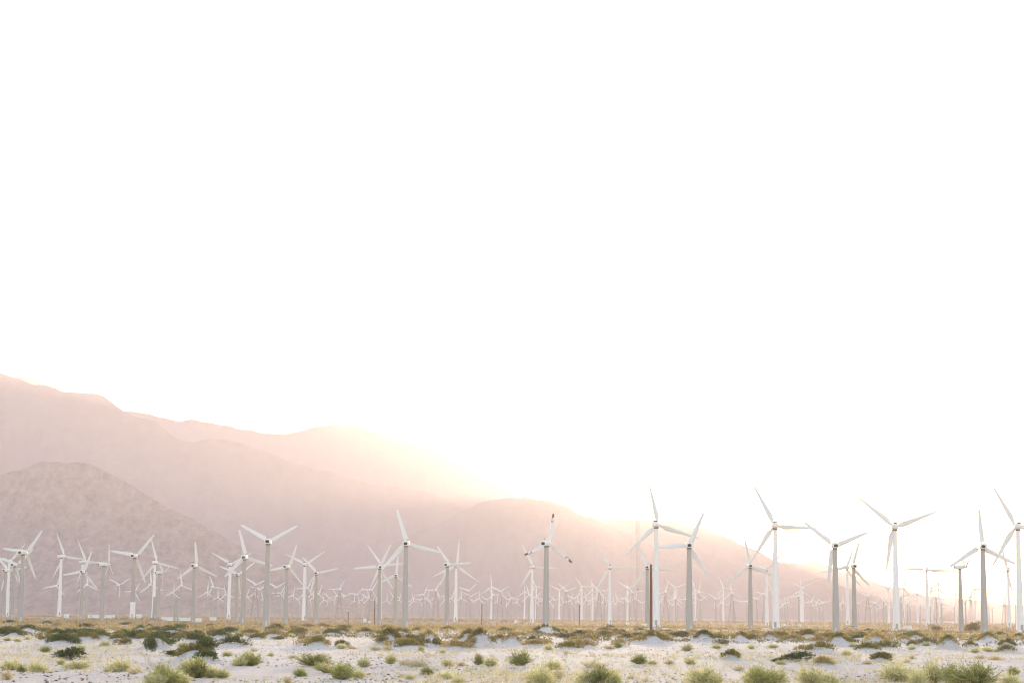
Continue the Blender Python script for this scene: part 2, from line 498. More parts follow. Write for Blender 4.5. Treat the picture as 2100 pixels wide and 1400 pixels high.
mountain('brown_foothill', [(-160,1010),(-60,985),(0,975),(30,970),(60,957),(95,948),(130,950),(180,950),(210,965),(260,992),(305,1020),(340,1040),(385,1060),(420,1080),(470,1110),(520,1135),(560,1160),(620,1190),(680,1215),(760,1240),(850,1258)], 3900, 3000, M_ROCK_NEAR, 0.10, 3, 300, 90)
mountain('mountain', [(-300,660),(-150,705),(0,765),(18,772),(45,781),(70,791),(85,791),(95,788),(110,795),(125,802),(150,806),(168,806),(195,809),(215,817),(235,830),(255,845),(275,856),(310,865),(330,875),(350,893),(368,905),(395,908),(430,904),(455,904),(490,912),(520,922),(560,935),(600,950),(640,962),(680,972),(720,985),(770,995),(820,1003),(870,1010),(920,1030),(960,1045),(1000,1075),(1060,1120),(1150,1180),(1300,1245)], 6600, 4500, M_ROCK, 0.10, 9, 360, 90)
mountain('hazy_peak', [(-200,800),(-60,790),(0,784),(20,776),(40,769),(60,772),(85,785),(110,800),(160,840),(240,900),(330,960)], 9300, 8400, M_ROCK, 0.08, 21, 120, 40)
mountain('far_ridge', [(120,880),(200,855),(262,845),(290,847),(310,853),(340,860),(370,866),(395,862),(430,870),(470,876),(500,882),(540,890),(590,892),(600,888),(640,877),(680,872),(720,872),(750,878),(790,895),(810,903),(850,910),(880,920),(920,940),(960,960),(1000,983),(1040,1005),(1080,1030),(1120,1060),(1180,1100),(1260,1160),(1350,1230)], 8300, 7300, M_ROCK, 0.08, 33, 320, 70)
mountain('rounded_hill', [(640,1225),(700,1180),(760,1150),(800,1120),(850,1095),(900,1075),(950,1050),(985,1033),(1010,1027),(1040,1026),(1075,1019),(1110,1027),(1140,1031),(1165,1040),(1185,1055),(1200,1062),(1220,1065),(1260,1085),(1300,1105),(1340,1125),(1400,1150),(1450,1165),(1500,1185),(1560,1215),(1640,1250)], 6000, 4900, M_ROCK, 0.09, 45, 280, 70)
mountain('middle_ridge', [(1150,1200),(1250,1135),(1330,1118),(1380,1120),(1440,1135),(1500,1155),(1560,1180),(1620,1203),(1700,1238)], 6400, 5500, M_ROCK, 0.09, 57, 140, 50)
mountain('distant_ridge', [(1100,1130),(1180,1085),(1235,1065),(1280,1068),(1330,1070),(1380,1072),(1400,1080),(1440,1085),(1480,1100),(1500,1105),(1530,1125),(1560,1135),(1600,1155),(1640,1155),(1670,1155),(1700,1162),(1740,1180),(1780,1190),(1815,1204),(1850,1205),(1900,1222),(1960,1229),(2010,1233),(2100,1247),(2250,1262)], 7300, 6500, M_ROCK, 0.08, 69, 300, 50)
mountain('low_hill', [(1590,1250),(1625,1216),(1645,1199),(1662,1191),(1680,1187),(1700,1191),(1730,1205),(1800,1225),(1880,1244),(1950,1256)], 5600, 5100, M_ROCK, 0.09, 81, 120, 40)

# ------------------------------------------------------------------ haze: one closed box of even air round camera and land
hb = MB().box((0, 6000, 720 - 4), (13600 * 2, 15200, 1440))
haze_m = bpy.data.materials.new('haze_air')
haze_m.use_nodes = True
hn = haze_m.node_tree; hn.nodes.clear()
ho = hn.nodes.new('ShaderNodeOutputMaterial')
hv = hn.nodes.new('ShaderNodeVolumePrincipled')
hv.inputs['Color'].default_value = (*HAZE_COLOR, 1)
hv.inputs['Density'].default_value = HAZE_DENSITY
hv.inputs['Density Attribute'].default_value = ''
hv.inputs['Anisotropy'].default_value = HAZE_G
hn.links.new(hv.outputs['Volume'], ho.inputs['Volume'])
haze_m.cycles.homogeneous_volume = True
haze = tag(link('haze', hb.mesh('haze', haze_m)), kind='stuff')

# ------------------------------------------------------------------ wind turbines: shared meshes
def ring(cx, cy, z, rx, ry, n=16, p=2.0):
    out = []
    for i in range(n):
        a = 2 * math.pi * i / n
        c, s = math.cos(a), math.sin(a)
        out.append((cx + rx * math.copysign(abs(c) ** (2 / p), c), cy + ry * math.copysign(abs(s) ** (2 / p), s), z))
    return out

def tower_mesh(name, H, rb, rt, mat, n=20, flare=0.0):
    rings = []
    for k in range(13):
        t = k / 12
        r = rb + (rt - rb) * t + flare * max(0, 1 - t / 0.12) ** 2
        rings.append(ring(0, 0, H * t, r, r, n))
    return MB().loft(rings).mesh(name, mat, 40)

def blade_mesh(name, L, root_r, stations, mat, n=10):
    """stations: (fraction of L, chord, thickness, twist degrees, chord offset)"""
    rings = []
    for (t, c, th, tw, off) in stations:
        a = R(tw)
        rg = []
        for i in range(n):
            u = 2 * math.pi * i / n
            x = c * 0.60 * math.cos(u) + off * 1.2
            y = th / 2 * math.sin(u) * (1.0 + 0.35 * math.cos(u))
            rg.append((x * math.cos(a) - y * math.sin(a), x * math.sin(a) + y * math.cos(a) + 0.02 * L * t * t, L * t))
        rings.append(rg)
    return MB().loft(rings).mesh(name, mat, 50)

GREY_ST = [(0.0,.26,.26,0,0),(0.075,.24,.24,0,0),(0.10,.30,.26,10,.0),(0.15,1.02,.22,14,.16),(0.3,.95,.18,10,.13),(0.6,.74,.12,5,.08),(0.84,.58,.09,3,.05),(0.965,.48,.07,2,.04),(1.0,.34,.05,2,.02)]
WHITE_ST = [(0.0,.62,.62,0,0),(0.05,.60,.6,0,0),(0.10,.74,.5,8,.04),(0.2,1.30,.34,13,.17),(0.3,1.18,.27,10,.15),(0.5,.90,.19,6,.10),(0.7,.64,.12,3,.06),(0.86,.42,.08,2,.03),(0.96,.24,.05,1,.01),(1.0,.06,.02,1,0)]
ME = {
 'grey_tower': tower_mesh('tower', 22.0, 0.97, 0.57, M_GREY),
 'grey_tower_top': None,
 'white_tower': tower_mesh('tower', 30.3, 1.08, 0.60, M_WHITE, flare=0.15),
 'grey_blade': blade_mesh('blade', 8.6, .15, GREY_ST, M_BLADE),
 'stain_blade': blade_mesh('blade', 8.6, .15, GREY_ST, M_STAINED),
 'white_blade': blade_mesh('blade', 13.6, .35, WHITE_ST, M_BLADE),
}
M_CONC = paint('pale_concrete', (0.52, 0.47, 0.43), 0.9, 0.2)
ME['pad'] = MB().tube((0, 0, -.3), (0, 0, .28), 1.9, 1.75, 16).mesh('foundation', M_CONC, 40)
# flange ring, door
ME['flange_lo'] = MB().tube((0, 0, 7.30), (0, 0, 7.44), 0.875, 0.875, 20).mesh('flange', M_GREY, 40)
ME['flange_hi'] = MB().tube((0, 0, 14.60), (0, 0, 14.74), 0.745, 0.745, 20).mesh('flange', M_GREY, 40)
ME['door'] = MB().box((0.28, -0.88, 1.35), (0.5, 0.2, 1.4)).mesh('door', M_DOOR)
ME['wdoor'] = MB().box((0.2, -1.05, 1.5), (0.7, 0.2, 1.9)).mesh('door', M_GREY)
# low white bottom section of the one repainted tower
ME['white_section'] = tower_mesh('lower_section', 6.3, 0.99, 0.875, M_WHITE)
# boxy nacelle: rounded box lofted along y, rear (camera side) at y=-1.9, rotor side at +1.7
def nacelle_box():
    rr = []
    for (y, w, h, zc) in ((-1.95, .74, .56, .72), (-1.85, .88, .68, .72), (-0.6, .92, .72, .72), (0.9, .90, .70, .72), (1.55, .66, .56, .70), (1.75, .44, .42, .70)):
        rr.append([(p[0], y, p[1] + zc) for p in ring(0, 0, 0, w, h, 20, 5.0)])
    return MB().loft([r[::-1] for r in rr]).mesh('nacelle', M_NAC, 35)
def nacelle_round():
    rr = []
    for (y, w, h, zc) in ((-2.6, .45, .45, .95), (-2.45, .72, .66, .93), (-1.6, .95, .85, .90), (0.4, 1.0, .92, .90), (1.5, .85, .80, .90), (1.9, .62, .62, .90)):
        rr.append([(p[0], y, p[1] + zc) for p in ring(0, 0, 0, w, h, 20, 3.0)])
    return MB().loft([r[::-1] for r in rr]).mesh('nacelle', M_WHITE, 40)
ME['grey_nacelle'] = nacelle_box()
ME['white_nacelle'] = nacelle_round()
def vent():
    rr = [[(p[0] - 0.10, y, p[1] + 0.62) for p in ring(0, 0, 0, .50, .38, 12, 4.0)] for y in (-1.99, -1.90)]
    return MB().loft([r[::-1] for r in rr]).mesh('vent', M_DARK)
ME['vent'] = vent()
ME['yaw_ring'] = MB().tube((0, 0, -0.28), (0, 0, 0.03), 0.60, 0.64, 20).mesh('yaw_ring', M_RING, 40)
ME['wyaw_ring'] = MB().tube((0, 0, -0.35), (0, 0, 0.05), 0.66, 0.72, 20).mesh('yaw_ring', M_RING, 40)
ME['vane'] = MB().tube((0, -1.2, 1.36), (0, -1.2, 2.0), .03, .03, 6).box((0, -1.35, 1.98), (.03, .5, .14)).mesh('wind_vane', M_RING)
ME['cooler'] = MB().box((0, -1.7, 1.86), (1.1, .7, .28)).mesh('cooler_hood', M_RING)
def hub_mesh(r, l, mat):
    rr = []
    for (y, k) in ((-0.55, .8), (-0.4, 1.0), (0.35, 1.0), (0.35 + l * .5, .72), (0.35 + l * .85, .35), (0.35 + l, .05)):
        rr.append([(p[0], y, p[1]) for p in ring(0, 0, 0, r * k, r * k, 14)])
    return MB().loft([r_[::-1] for r_ in rr]).mesh('rotor_hub', mat, 60)
ME['grey_hub'] = hub_mesh(0.36, 0.35, M_NAC)
ME['white_hub'] = hub_mesh(0.66, 0.8, M_WHITE)

def turbine(kind, X, Y, Z, H, phase, Rm, yaw_app, label, group, detail=True, name='wind_turbine'):
    grey = kind in ('grey', 'greyw', 'stain')
    base_H = 22.5 if grey else 31.0
    k = H / base_H
    e = bpy.data.objects.new(name, None); C.objects.link(e)
    e.location = (X, Y, Z)
    e.rotation_euler = (0, 0, -(R(yaw_app) + math.atan2(X, Y)))
    e.scale = (k, k, k)
    tag(e, label, 'wind turbine', group)
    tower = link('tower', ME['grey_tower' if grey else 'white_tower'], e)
    if detail:
        link('foundation', ME['pad'], tower)
        spin = R(yaw_app) + R(random.uniform(-25, 25))
        if grey:
            for nm in ('flange_lo', 'flange_hi'): link('flange', ME[nm], tower)
            link('door', ME['door'], tower).rotation_euler.z = spin
            if kind == 'greyw': link('lower_section', ME['white_section'], tower)
        else:
            link('door', ME['wdoor'], tower).rotation_euler.z = spin
    top = 22.0 if grey else 30.3
    if detail:
        link('yaw_ring', ME['yaw_ring' if grey else 'wyaw_ring'], e).location = (0, 0, top)
    nac = link('nacelle', ME['grey_nacelle' if grey else 'white_nacelle'], e)
    nac.location = (0, 0, top)
    if detail:
        if grey:
            link('vent', ME['vent'], nac); link('wind_vane', ME['vane'], nac)
        else:
            link('cooler_hood', ME['cooler'], nac)
    hub = link('rotor_hub', ME['grey_hub' if grey else 'white_hub'], e)
    hub.location = (0, 2.05 if grey else 2.4, top + (0.70 if grey else 0.90))
    hub.rotation_euler = (R(3), 0, 0)
    bl = ME['stain_blade'] if kind == 'stain' else ME['grey_blade' if grey else 'white_blade']
    L0 = 8.6 if grey else 13.6
    n = 2 if kind == 'two' else 3
    for i in range(n):
        b = link('blade', bl, hub)
        b.rotation_euler = (0, R(phase + i * 360.0 / n), 0)
        s = Rm / k / L0
        b.scale = (max(0.8, min(1.1, s)), 1, s)
    return e

placed = []          # (px column, ref phrase) of the turbines other labels refer to
for h in HERO:
    kind, hx, hy, bx, by, phase, rpx, yaw, label, ref = h
    X, Y, Z, H = survey(kind, hx, hy, bx, by)
    g = gz(X, Y)
    turbine(kind, X, Y, g - 0.05, H + (Z - g) * 0.6, phase, rpx * Y / F, yaw, label, 'wind turbines of the front rows')
    if ref: placed.append((bx, ref))

# ------------------------------------------------------------------ decommissioned tower stubs
for (px, ty, by, w, label) in ((319,1230,1277,8,'grey headless tower stub in front of a white turbine'),
                               (362,1239,1285,10,'grey headless tower stub standing free amid brown brush')):
    X, Y, Z, H = survey('grey', px, by - 128, px, by)
    hh = (by - ty) * Y / F
    e = bpy.data.objects.new('tower_stub', None); C.objects.link(e)
    e.location = (X, Y, gz(X, Y)); tag(e, label, 'tower stub', 'headless tower stubs')
    link('tower', tower_mesh('tower', hh, 0.92, 0.92 - 0.4 * hh / 22, M_GREY), e)
    link('flange', MB().tube((0, 0, hh - .1), (0, 0, hh + .04), 0.92 - 0.4 * hh / 22 + .06, 0.92 - 0.4 * hh / 22 + .06, 20).mesh('flange', M_GREY, 40), e)
    link('door', ME['door'], e)

# ------------------------------------------------------------------ far rows
FAR = """L697,1206,30 T690,1222 T653,1217,20 T732,1219,40 L762,1207 T706,1222 T751,1225 T793,1231,5 T757,1226 T807,1224 T684,1230 T727,1232 T818,1230
T848,1232,-15 T868,1219,25 T882,1232 L894,1208,32 T900,1222 T926,1227 L961,1209,48 T965,1223 T983,1228 W1008,1203,-5 T1012,1220 L1026,1210,60
T1049,1227 T1041,1229 W1076,1213,-5 T1085,1220 T1101,1226 T1106,1232 W1100,1203,95 T1137,1230 L1161,1209 T1177,1227 W1193,1203,-35 T1203,1230 W1215,1211 W1147,1210 L1229,1210 T1221,1227
T1240,1226 T1246,1235 T1258,1236 T1268,1232 T1281,1227 W1287,1206,65 T1291,1232 L1297,1212 T1304,1227 T1316,1236 T1355,1234 L1365,1211 T1385,1226 W1384,1205,70 T1373,1237 T1390,1238 T1405,1229 T1425,1237 W1426,1210
L1433,1212 T1436,1231 T1468,1228 T1479,1236 W1483,1205 L1501,1213,110 T1504,1229 T1532,1233 T1552,1228 L1569,1216 T1604,1242 T1610,1238 T1615,1236
T1638,1222 W1646,1206,-60 T1663,1234 T1673,1241 T1681,1238 T1687,1236 T1723,1243 T1728,1235 T1760,1237 W1642,1211,0
L1779,1220,-62 T1785,1243 T1794,1236,45 T1802,1241 T1812,1232,90 T1817,1240 W1822,1206,50 L1848,1220,80 T1848,1234 T1861,1237 T1866,1241 W1881,1217,0 W1853,1206,15 T1887,1240 T1908,1241 W1911,1205,-55 L1919,1222 T1920,1234 W1924,1208,5 T1930,1236,110 T1933,1245
W1960,1217,-5 T1957,1242 T1980,1233 L1991,1222,-70 W1999,1208,-32 T2000,1236 T2028,1241 T2035,1246 L2060,1221,-60 T2061,1240 T2083,1237 T2092,1230
T436,1204,-22 T424,1215,5 T462,1219,-12 L524,1197,62 T533,1209,45 T566,1205,60 T575,1216,30 T580,1220 T630,1206,25 T634,1223 T521,1218 T115,1202,20 T178,1200,-5 T243,1200,58 T276,1213,30 T308,1200,-5 T353,1215,8 T372,1201,-8 T447,1225 T505,1222 T600,1221 T612,1228 T641,1226 T664,1230 T675,1226 T742,1230 T770,1231 T840,1233 T862,1230 T876,1226 T912,1231 T945,1226 T972,1232 T998,1229 T1020,1234 T1060,1235 T1115,1229 T1128,1233 T1155,1234 T1169,1232 T1185,1233 T1210,1236 T1235,1236"""
M_LEG = M_STEEL
def lattice_parts():
    H, b, t = 22.6, 2.6, 0.42
    legs = []
    for sx in (-1, 1):
        for sy in (-1, 1):
            legs.append(MB().tube((sx * b, sy * b, 0), (sx * t, sy * t, H), .12, .09, 5).mesh('leg', M_LEG))
    br = MB()
    lv = [0, 4.4, 8.2, 11.6, 14.6, 17.2, 19.4, 21.2, 22.5]
    for i in range(len(lv) - 1):
        z0, z1 = lv[i], lv[i + 1]
        r0 = b + (t - b) * z0 / H; r1 = b + (t - b) * z1 / H
        for (ax, ay, bx, by) in ((-1, -1, 1, -1), (1, -1, 1, 1), (1, 1, -1, 1), (-1, 1, -1, -1)):
            br.tube((ax * r0, ay * r0, z0), (bx * r1, by * r1, z1), .055, .055, 4, False)
            br.tube((bx * r0, by * r0, z0), (ax * r1, ay * r1, z1), .055, .055, 4, False)
            br.tube((ax * r1, ay * r1, z1), (bx * r1, by * r1, z1), .055, .055, 4, False)
    return legs, br.mesh('bracing', M_LEG)
LEGS, BRACE = lattice_parts()
ORD = ['first', 'second', 'third', 'fourth', 'fifth', 'sixth', 'seventh', 'eighth', 'ninth', 'tenth', 'eleventh', 'twelfth',
       'thirteenth', 'fourteenth', 'fifteenth', 'sixteenth', 'seventeenth', 'eighteenth', 'nineteenth', 'twentieth']
placed.sort()
def ref_left_of(px):
    r = None
    for (x, ph) in placed:
        if x <= px: r = ph
    return r
far_list = []
for tok in FAR.split():
    p = tok[1:].split(',')
    far_list.append((tok[0], float(p[0]), float(p[1]), float(p[2]) if len(p) > 2 else random.uniform(0, 120)))
far_list.sort(key=lambda a: a[1])
count = {}
NOUN = {'L': 'faint lattice-tower turbine', 'T': 'faint grey turbine', 'W': 'faint white turbine'}
for (k, px, py, phase) in far_list:
    H = {'L': 24.0, 'T': 21.0, 'W': 31.0}[k] * random.uniform(0.96, 1.04)
    sx, sz = ray(px, py)
    Y = (H - CAM_H) / sz
    X = sx * Y
    ref = ref_left_of(px)
    key = (k, ref)
    count[key] = count.get(key, 0) + 1
    label = '%s, %s past %s' % (NOUN[k], ORD[count[key] - 1], ref)
    grp = 'wind turbines of the hazy far rows'
    yaw = math.degrees(-math.atan2(X, Y)) + random.gauss(0, 9)
    Z = gz(X, Y)
    if k == 'W':
        turbine('white', X, Y, Z, H, phase, 12.8, yaw, label, grp, False)
    elif k == 'T':
        turbine('grey', X, Y, Z, H, phase, 8.6, yaw, label, grp, False)
    else:
        e = bpy.data.objects.new('lattice_wind_turbine', None); C.objects.link(e)
        e.location = (X, Y, Z); e.rotation_euler = (0, 0, -(R(yaw) + math.atan2(X, Y)))
        e.scale = (H / 24,) * 3
        tag(e, label, 'wind turbine', grp)
        for m_ in LEGS: link('leg', m_, e)
        link('bracing', BRACE, e)
        n_ = link('nacelle', ME['grey_nacelle'], e); n_.location = (0, 0, 22.6)
        hub = link('rotor_hub', ME['grey_hub'], e); hub.location = (0, 2.05, 23.3)
        for i in range(3):
            b = link('blade', ME['grey_blade'], hub); b.rotation_euler = (0, R(phase + 120 * i), 0)

# ------------------------------------------------------------------ poles and the tall mast
POLES = [(1335,1160,1304,5,'brown wooden utility pole standing before the tall white turbine'),
         (1188,1236,1279,2,'thin brown pole right of the stained-blade turbine'),
         (988,1233,1276,2,'thin brown pole right of the bright white mid turbine'),
         (768,1222,1274,2,'thin brown pole just left of the grey turbine covering a white one'),
         (714,1241,1267,1.6,'short thin brown pole in the far brush right of the brown-nacelle turbine'),
         (37,1205,1271,2,'thin dark pole behind the tallest grey left-edge turbine')]
for (px, ty, by, w, label) in POLES:
    X, Y = ground_at(px, by)
    Y = min(Y, 900.0); X = ray(px, by)[0] * Y
    hh = (by - ty) * Y / F
    r = w * Y / F / 2
    e = MB().tube((0, 0, -0.3), (0, 0, hh), r * 1.1, r * 0.85, 12).tube((0, 0, hh), (0, 0, hh + 0.15), r * 0.5, r * 0.3, 8)
    o = link('utility_pole', e.mesh('utility_pole', M_WOOD, 40)); o.location = (X, Y, gz(X, Y))
    tag(o, label, 'pole', 'utility poles')
    if w > 4:
        link('earth_wire_guard', MB().tube((r * 1.12, 0, 0), (r * 0.95, 0, hh * .8), .035, .035, 6).mesh('earth_wire_guard', M_RUST), o)

mx_, my_ = ground_at(1308, 1281)
mx_, my_ = mx_ / my_ * 900.0, 900.0
mast = bpy.data.objects.new('guyed_mast', None); C.objects.link(mast)
mast.location = (mx_, my_, gz(mx_, my_))
tag(mast, 'very tall thin lattice mast rising past the ridge into the white sky', 'mast')
MH = (1272 - 516) * 900.0 / F
rails = [(-.55, -.3), (.55, -.3), (0, .62)]
for (rx, ry) in rails:
    link('rail', MB().tube((rx, ry, 0), (rx, ry, MH), .055, .05, 5).mesh('rail', M_STEEL), mast)
lad = MB()
zz = 0.0; i = 0
while zz < MH - 2:
    for a, b in ((0, 1), (1, 2), (2, 0)):
        lad.tube((*rails[a], zz), (*rails[b], zz + 1.5), .012, .012, 3, False)
    zz += 3.0
link('bracing', lad.mesh('bracing', M_STEEL), mast)
for (py) in (523, 562, 681, 1196):
    z = (1272 - py) * 900.0 / F
    link('antenna', MB().tube((0, -.8, z - .35), (0, -.8, z + .35), .25, .25, 8).box((0, -.5, z), (.9, .2, .2)).mesh('antenna', M_STEEL), mast)
for a in (90, 210, 330):
    for zf in (0.35, 0.65, 0.95):
        d = 70
        link('guy_wire', MB().tube((0, 0, MH * zf), (d * math.cos(R(a)), d * math.sin(R(a)), 0), .012, .012, 3, False).mesh('guy_wire', M_RING), mast)

# ------------------------------------------------------------------ cabinets, trailers, shed, gate
def at_px(px, py, Ymax=1000.0):
    X, Y = ground_at(px, py) if ray(px, py)[1] < -0.0008 else (0, 9e9)
    if not 0 < Y < Ymax: Y = Ymax
    X = ray(px, py)[0] * Y
    return X, Y, gz(X, Y), Y / F
def cabinet(px, by, w, h, label):
    X, Y, Z, k = at_px(px, by)
    W, Hh = w * k, h * k
    D = min(W, 2.0)
    e = bpy.data.objects.new('electrical_cabinet', None); C.objects.link(e)
    e.location = (X, Y, Z); e.rotation_euler.z = R(random.uniform(-20, 20)); tag(e, label, 'cabinet', 'white electrical cabinets')
    link('plinth', MB().box((0, 0, .1), (W + .3, D + .3, .3)).mesh('plinth', M_PINK), e)
    link('body', MB().box((0, 0, .25 + Hh / 2), (W, D, Hh)).mesh('body', M_BOX), e)
    link('lid', MB().box((0, 0, .25 + Hh + .05), (W + .15, D + .15, .1)).mesh('lid', M_BOX), e)
    for s in (-1, 1):
        d = link('door', MB().box((s * W / 4, -D / 2 - .02, .25 + Hh / 2), (W / 2 - .08, .05, Hh - .2)).mesh('door', M_BOX), e)
        link('handle', MB().box((s * 0.12, -D / 2 - .07, .25 + Hh * .5), (.05, .06, .3)).mesh('handle', M_RING), d)
for a in ((136,1266,9,7,'white cabinet just right of the long-nacelle white turbine'),
          (285,1271,9,8,'white cabinet just right of the white-footed grey turbine'),
          (437,1268,13,6,'low wide white cabinet left of the flaring-foot white turbine'),
          (748,1273,6,9,'tall narrow white cabinet left of the grey turbine covering a white one'),
          (758,1272,5,4,'tiny low cabinet beside a tall narrow white one'),
          (1058,1276,6,7,'white cabinet left of the white turbine beside the stained-blade one'),
          (1287,1278,6,6,'white cabinet left of the brown wooden pole'),
          (1321,1286,9,9,'white cabinet at the foot of the grey turbine by the pole'),
          (1573,1291,17,5,'low white cabinet at the foot of the short white turbine'),
          (1608,1282,7,6,'white cabinet right of the tall white flat-blade turbine'),
          (1861,1291,16,11,'large white cabinet right of the tall white V-blade turbine'),
          (1640,1283,5,6,'small white cabinet at the foot of a faint grey tower')):
    cabinet(*a)

def trailer(px0, px1, by, h, label):
    X, Y, Z, k = at_px((px0 + px1) / 2, by)
    W = (px1 - px0) * k; Hh = h * k
    e = bpy.data.objects.new('site_trailer', None); C.objects.link(e)
    e.location = (X, Y, Z); tag(e, label, 'trailer', 'white site trailers')
    link('body', MB().box((0, 1.3, .5 + Hh / 2), (W, 2.6, Hh)).mesh('body', M_BOX), e)
    link('roof', MB().box((0, 1.3, .5 + Hh + .06), (W + .2, 2.9, .12)).mesh('roof', M_NAC), e)
    link('skirt', MB().box((0, 1.3, .22), (W - .4, 2.3, .5)).mesh('skirt', M_RING), e)
    n = max(1, int(W / 3.0))
    for i in range(n):
        x = (i + .5) / n * W - W / 2
        if i == n // 2:
            link('door', MB().box((x, -.03, .5 + Hh * .45), (.85, .06, Hh * .86)).mesh('door', M_NAC), e)
        else:
            link('window', MB().box((x, -.02, .5 + Hh * .62), (.8, .05, Hh * .3)).mesh('window', M_PINK), e)
trailer(180, 205, 1268, 7, 'white trailer left of the side-on edge-rotor turbine')
trailer(207, 233, 1269, 7, 'white trailer partly behind the side-on edge-rotor turbine')
trailer(331, 357, 1274, 8, 'white trailer between the two tower stubs')
trailer(359, 388, 1274, 7, 'white trailer behind the free standing tower stub')
trailer(390, 411, 1275, 8, 'white trailer behind the lone upright-blade grey turbine')

X, Y, Z, k = at_px(1742, 1292)
sh = bpy.data.objects.new('shed', None); C.objects.link(sh); sh.location = (X, Y, Z)
tag(sh, 'small pink shed with sagging brown roof left of a grey turbine', 'shed')
link('wall', MB().box((0, 1.2, .8), (2.6, 2.4, 1.6)).mesh('wall', M_PINK), sh)
rr = []
for i in range(7):
    t = i / 6
    x = -1.7 + 3.4 * t; z = 1.45 + 0.75 * math.sin(t * 2.0)
    rr.append([(x, -.3, z), (x, 2.7, z), (x, 2.7, z + .14), (x, -.3, z + .14)])
link('roof', MB().loft(rr).mesh('roof', M_RUST), sh)
link('door', MB().box((.3, -.02, .65), (.7, .06, 1.25)).mesh('door', M_WOOD), sh)

X, Y, Z, k = at_px(1034, 1277)
gt = bpy.data.objects.new('gate_frame', None); C.objects.link(gt); gt.location = (X, Y, Z)
tag(gt, 'low rusty brown gate frame of posts and beam in the far brush', 'gate frame')
for x in (-1.3, 1.3): link('post', MB().tube((x, 0, -.1), (x, 0, 1.5), .13, .12, 8).mesh('post', M_RUST), gt)
link('beam', MB().box((0, 0, 1.55), (3.4, .22, .24)).mesh('beam', M_RUST), gt)

# ------------------------------------------------------------------ desert plants
def ribbons(P0, P1, W, side=None):
    """flat tapering strips from P0 to P1 (arrays), returns verts, quads"""
    n = len(P0)
    d = P1 - P0
    r = rng.normal(size=(n, 3)) if side is None else side
    s = np.cross(d, r); s /= (np.linalg.norm(s, axis=1, keepdims=True) + 1e-9)
    a = P0 - s * W[:, None]; b = P0 + s * W[:, None]
    c = P1 + s * W[:, None] * 0.45; e = P1 - s * W[:, None] * 0.45
    V = np.stack([a, b, c, e], 1).reshape(-1, 3)
    Q = np.arange(4 * n).reshape(n, 4)
    return V, Q

def unit(v): return v / (np.linalg.norm(v, axis=-1, keepdims=True) + 1e-9)

def dense_proto(name, mat, n=520, lobes=8):
    """leafy dome, radius .5, height 1"""
    lc = np.stack([rng.uniform(-.33, .33, lobes), rng.uniform(-.33, .33, lobes), rng.uniform(.25, .62, lobes)], 1)
    lr = rng.uniform(.17, .30, lobes)
    k = rng.integers(0, lobes, n)
    dirs = unit(rng.normal(size=(n, 3)) * np.array([1, 1, 0.9]) + np.array([0, 0, .25]))
    P = lc[k] + dirs * (lr[k] * rng.uniform(.45, 1.05, n))[:, None] * np.array([1, 1, 1.25])
    P[:, 2] = np.clip(P[:, 2], 0.02, 1.05)
    out = unit(dirs * 0.8 + np.array([0, 0, .55]) + rng.normal(size=(n, 3)) * .35)
    V, Q = ribbons(P, P + out * rng.uniform(.07, .17, n)[:, None], rng.uniform(.012, .030, n))
    tint = np.repeat(np.clip(rng.uniform(0, .3, lobes)[k] + rng.uniform(0, .4, n), 0, 1), 4)
    return np_mesh(name, V, Q, mat, False, tint)

def wispy_proto(name, mat, n=260, spread=0.5, core=0.0):
    """fine twigs fanning out of one root, radius .5, height 1"""
    base = np.stack([rng.normal(0, .05, n), rng.normal(0, .05, n), np.zeros(n)], 1)
    az = rng.uniform(0, 2 * math.pi, n); tilt = np.sqrt(rng.uniform(0, 1, n)) * 1.25
    L = rng.uniform(.62, 1.0, n) * (1 - 0.25 * (tilt / 1.25) ** 2)
    dr = np.stack([np.cos(az) * np.sin(tilt) * .56, np.sin(az) * np.sin(tilt) * .56, np.cos(tilt) * .95 + .08], 1)
    mid = base + dr * (L * .55)[:, None] + rng.normal(0, .02, (n, 3))
    tip = base + dr * L[:, None] + rng.normal(0, .035, (n, 3)) - np.array([0, 0, .06]) * (tilt[:, None] / 1.25)
    vs_, qs_, ts_ = [], [], []; off = 0
    t0 = rng.uniform(.15, .8, n)
    def add(A, B, W, t):
        nonlocal off
        v, q = ribbons(A, B, W); vs_.append(v); qs_.append(q + off); off += len(v); ts_.append(np.repeat(np.clip(t, 0, 1), 4))
    add(base, mid, np.full(n, .0055), t0 * .7)
    add(mid, tip, np.full(n, .0065), t0)
    for _ in range(4):
        u = rng.uniform(.35, 1.0, n)[:, None]
        A = base + (tip - base) * u + rng.normal(0, .01, (n, 3))
        B = A + unit(dr + rng.normal(0, .6, (n, 3))) * rng.uniform(.07, .17, n)[:, None]
        add(A, B, np.full(n, .0105), t0 + rng.uniform(-.15, .25, n))
    return np_mesh(name, np.concatenate(vs_), np.concatenate(qs_), mat, False, np.concatenate(ts_))

PROTO = {
 'dark':  [dense_proto('shrub', M_F_DARK, 900, 10) for _ in range(4)],
 'olive': [dense_proto('shrub', M_F_OLIVE, 700, 8) for _ in range(4)],
 'pale':  [wispy_proto('shrub', M_F_PALE) for _ in range(5)],
 'grn': [wispy_proto('shrub', M_F_GREEN, 340) for _ in range(4)],
 'straw': [wispy_proto('grass_tuft', M_F_STRAW, 130) for _ in range(4)],
}
# a small woody foot shared by the larger shrubs
st = MB()
for i in range(7):
    a = i * 0.9; st.tube((0.03 * math.cos(a), 0.03 * math.sin(a), -.05), (.22 * math.cos(a), .22 * math.sin(a), .42), .012, .006, 4, False)
STEM = st.mesh('stem', M_STEM)

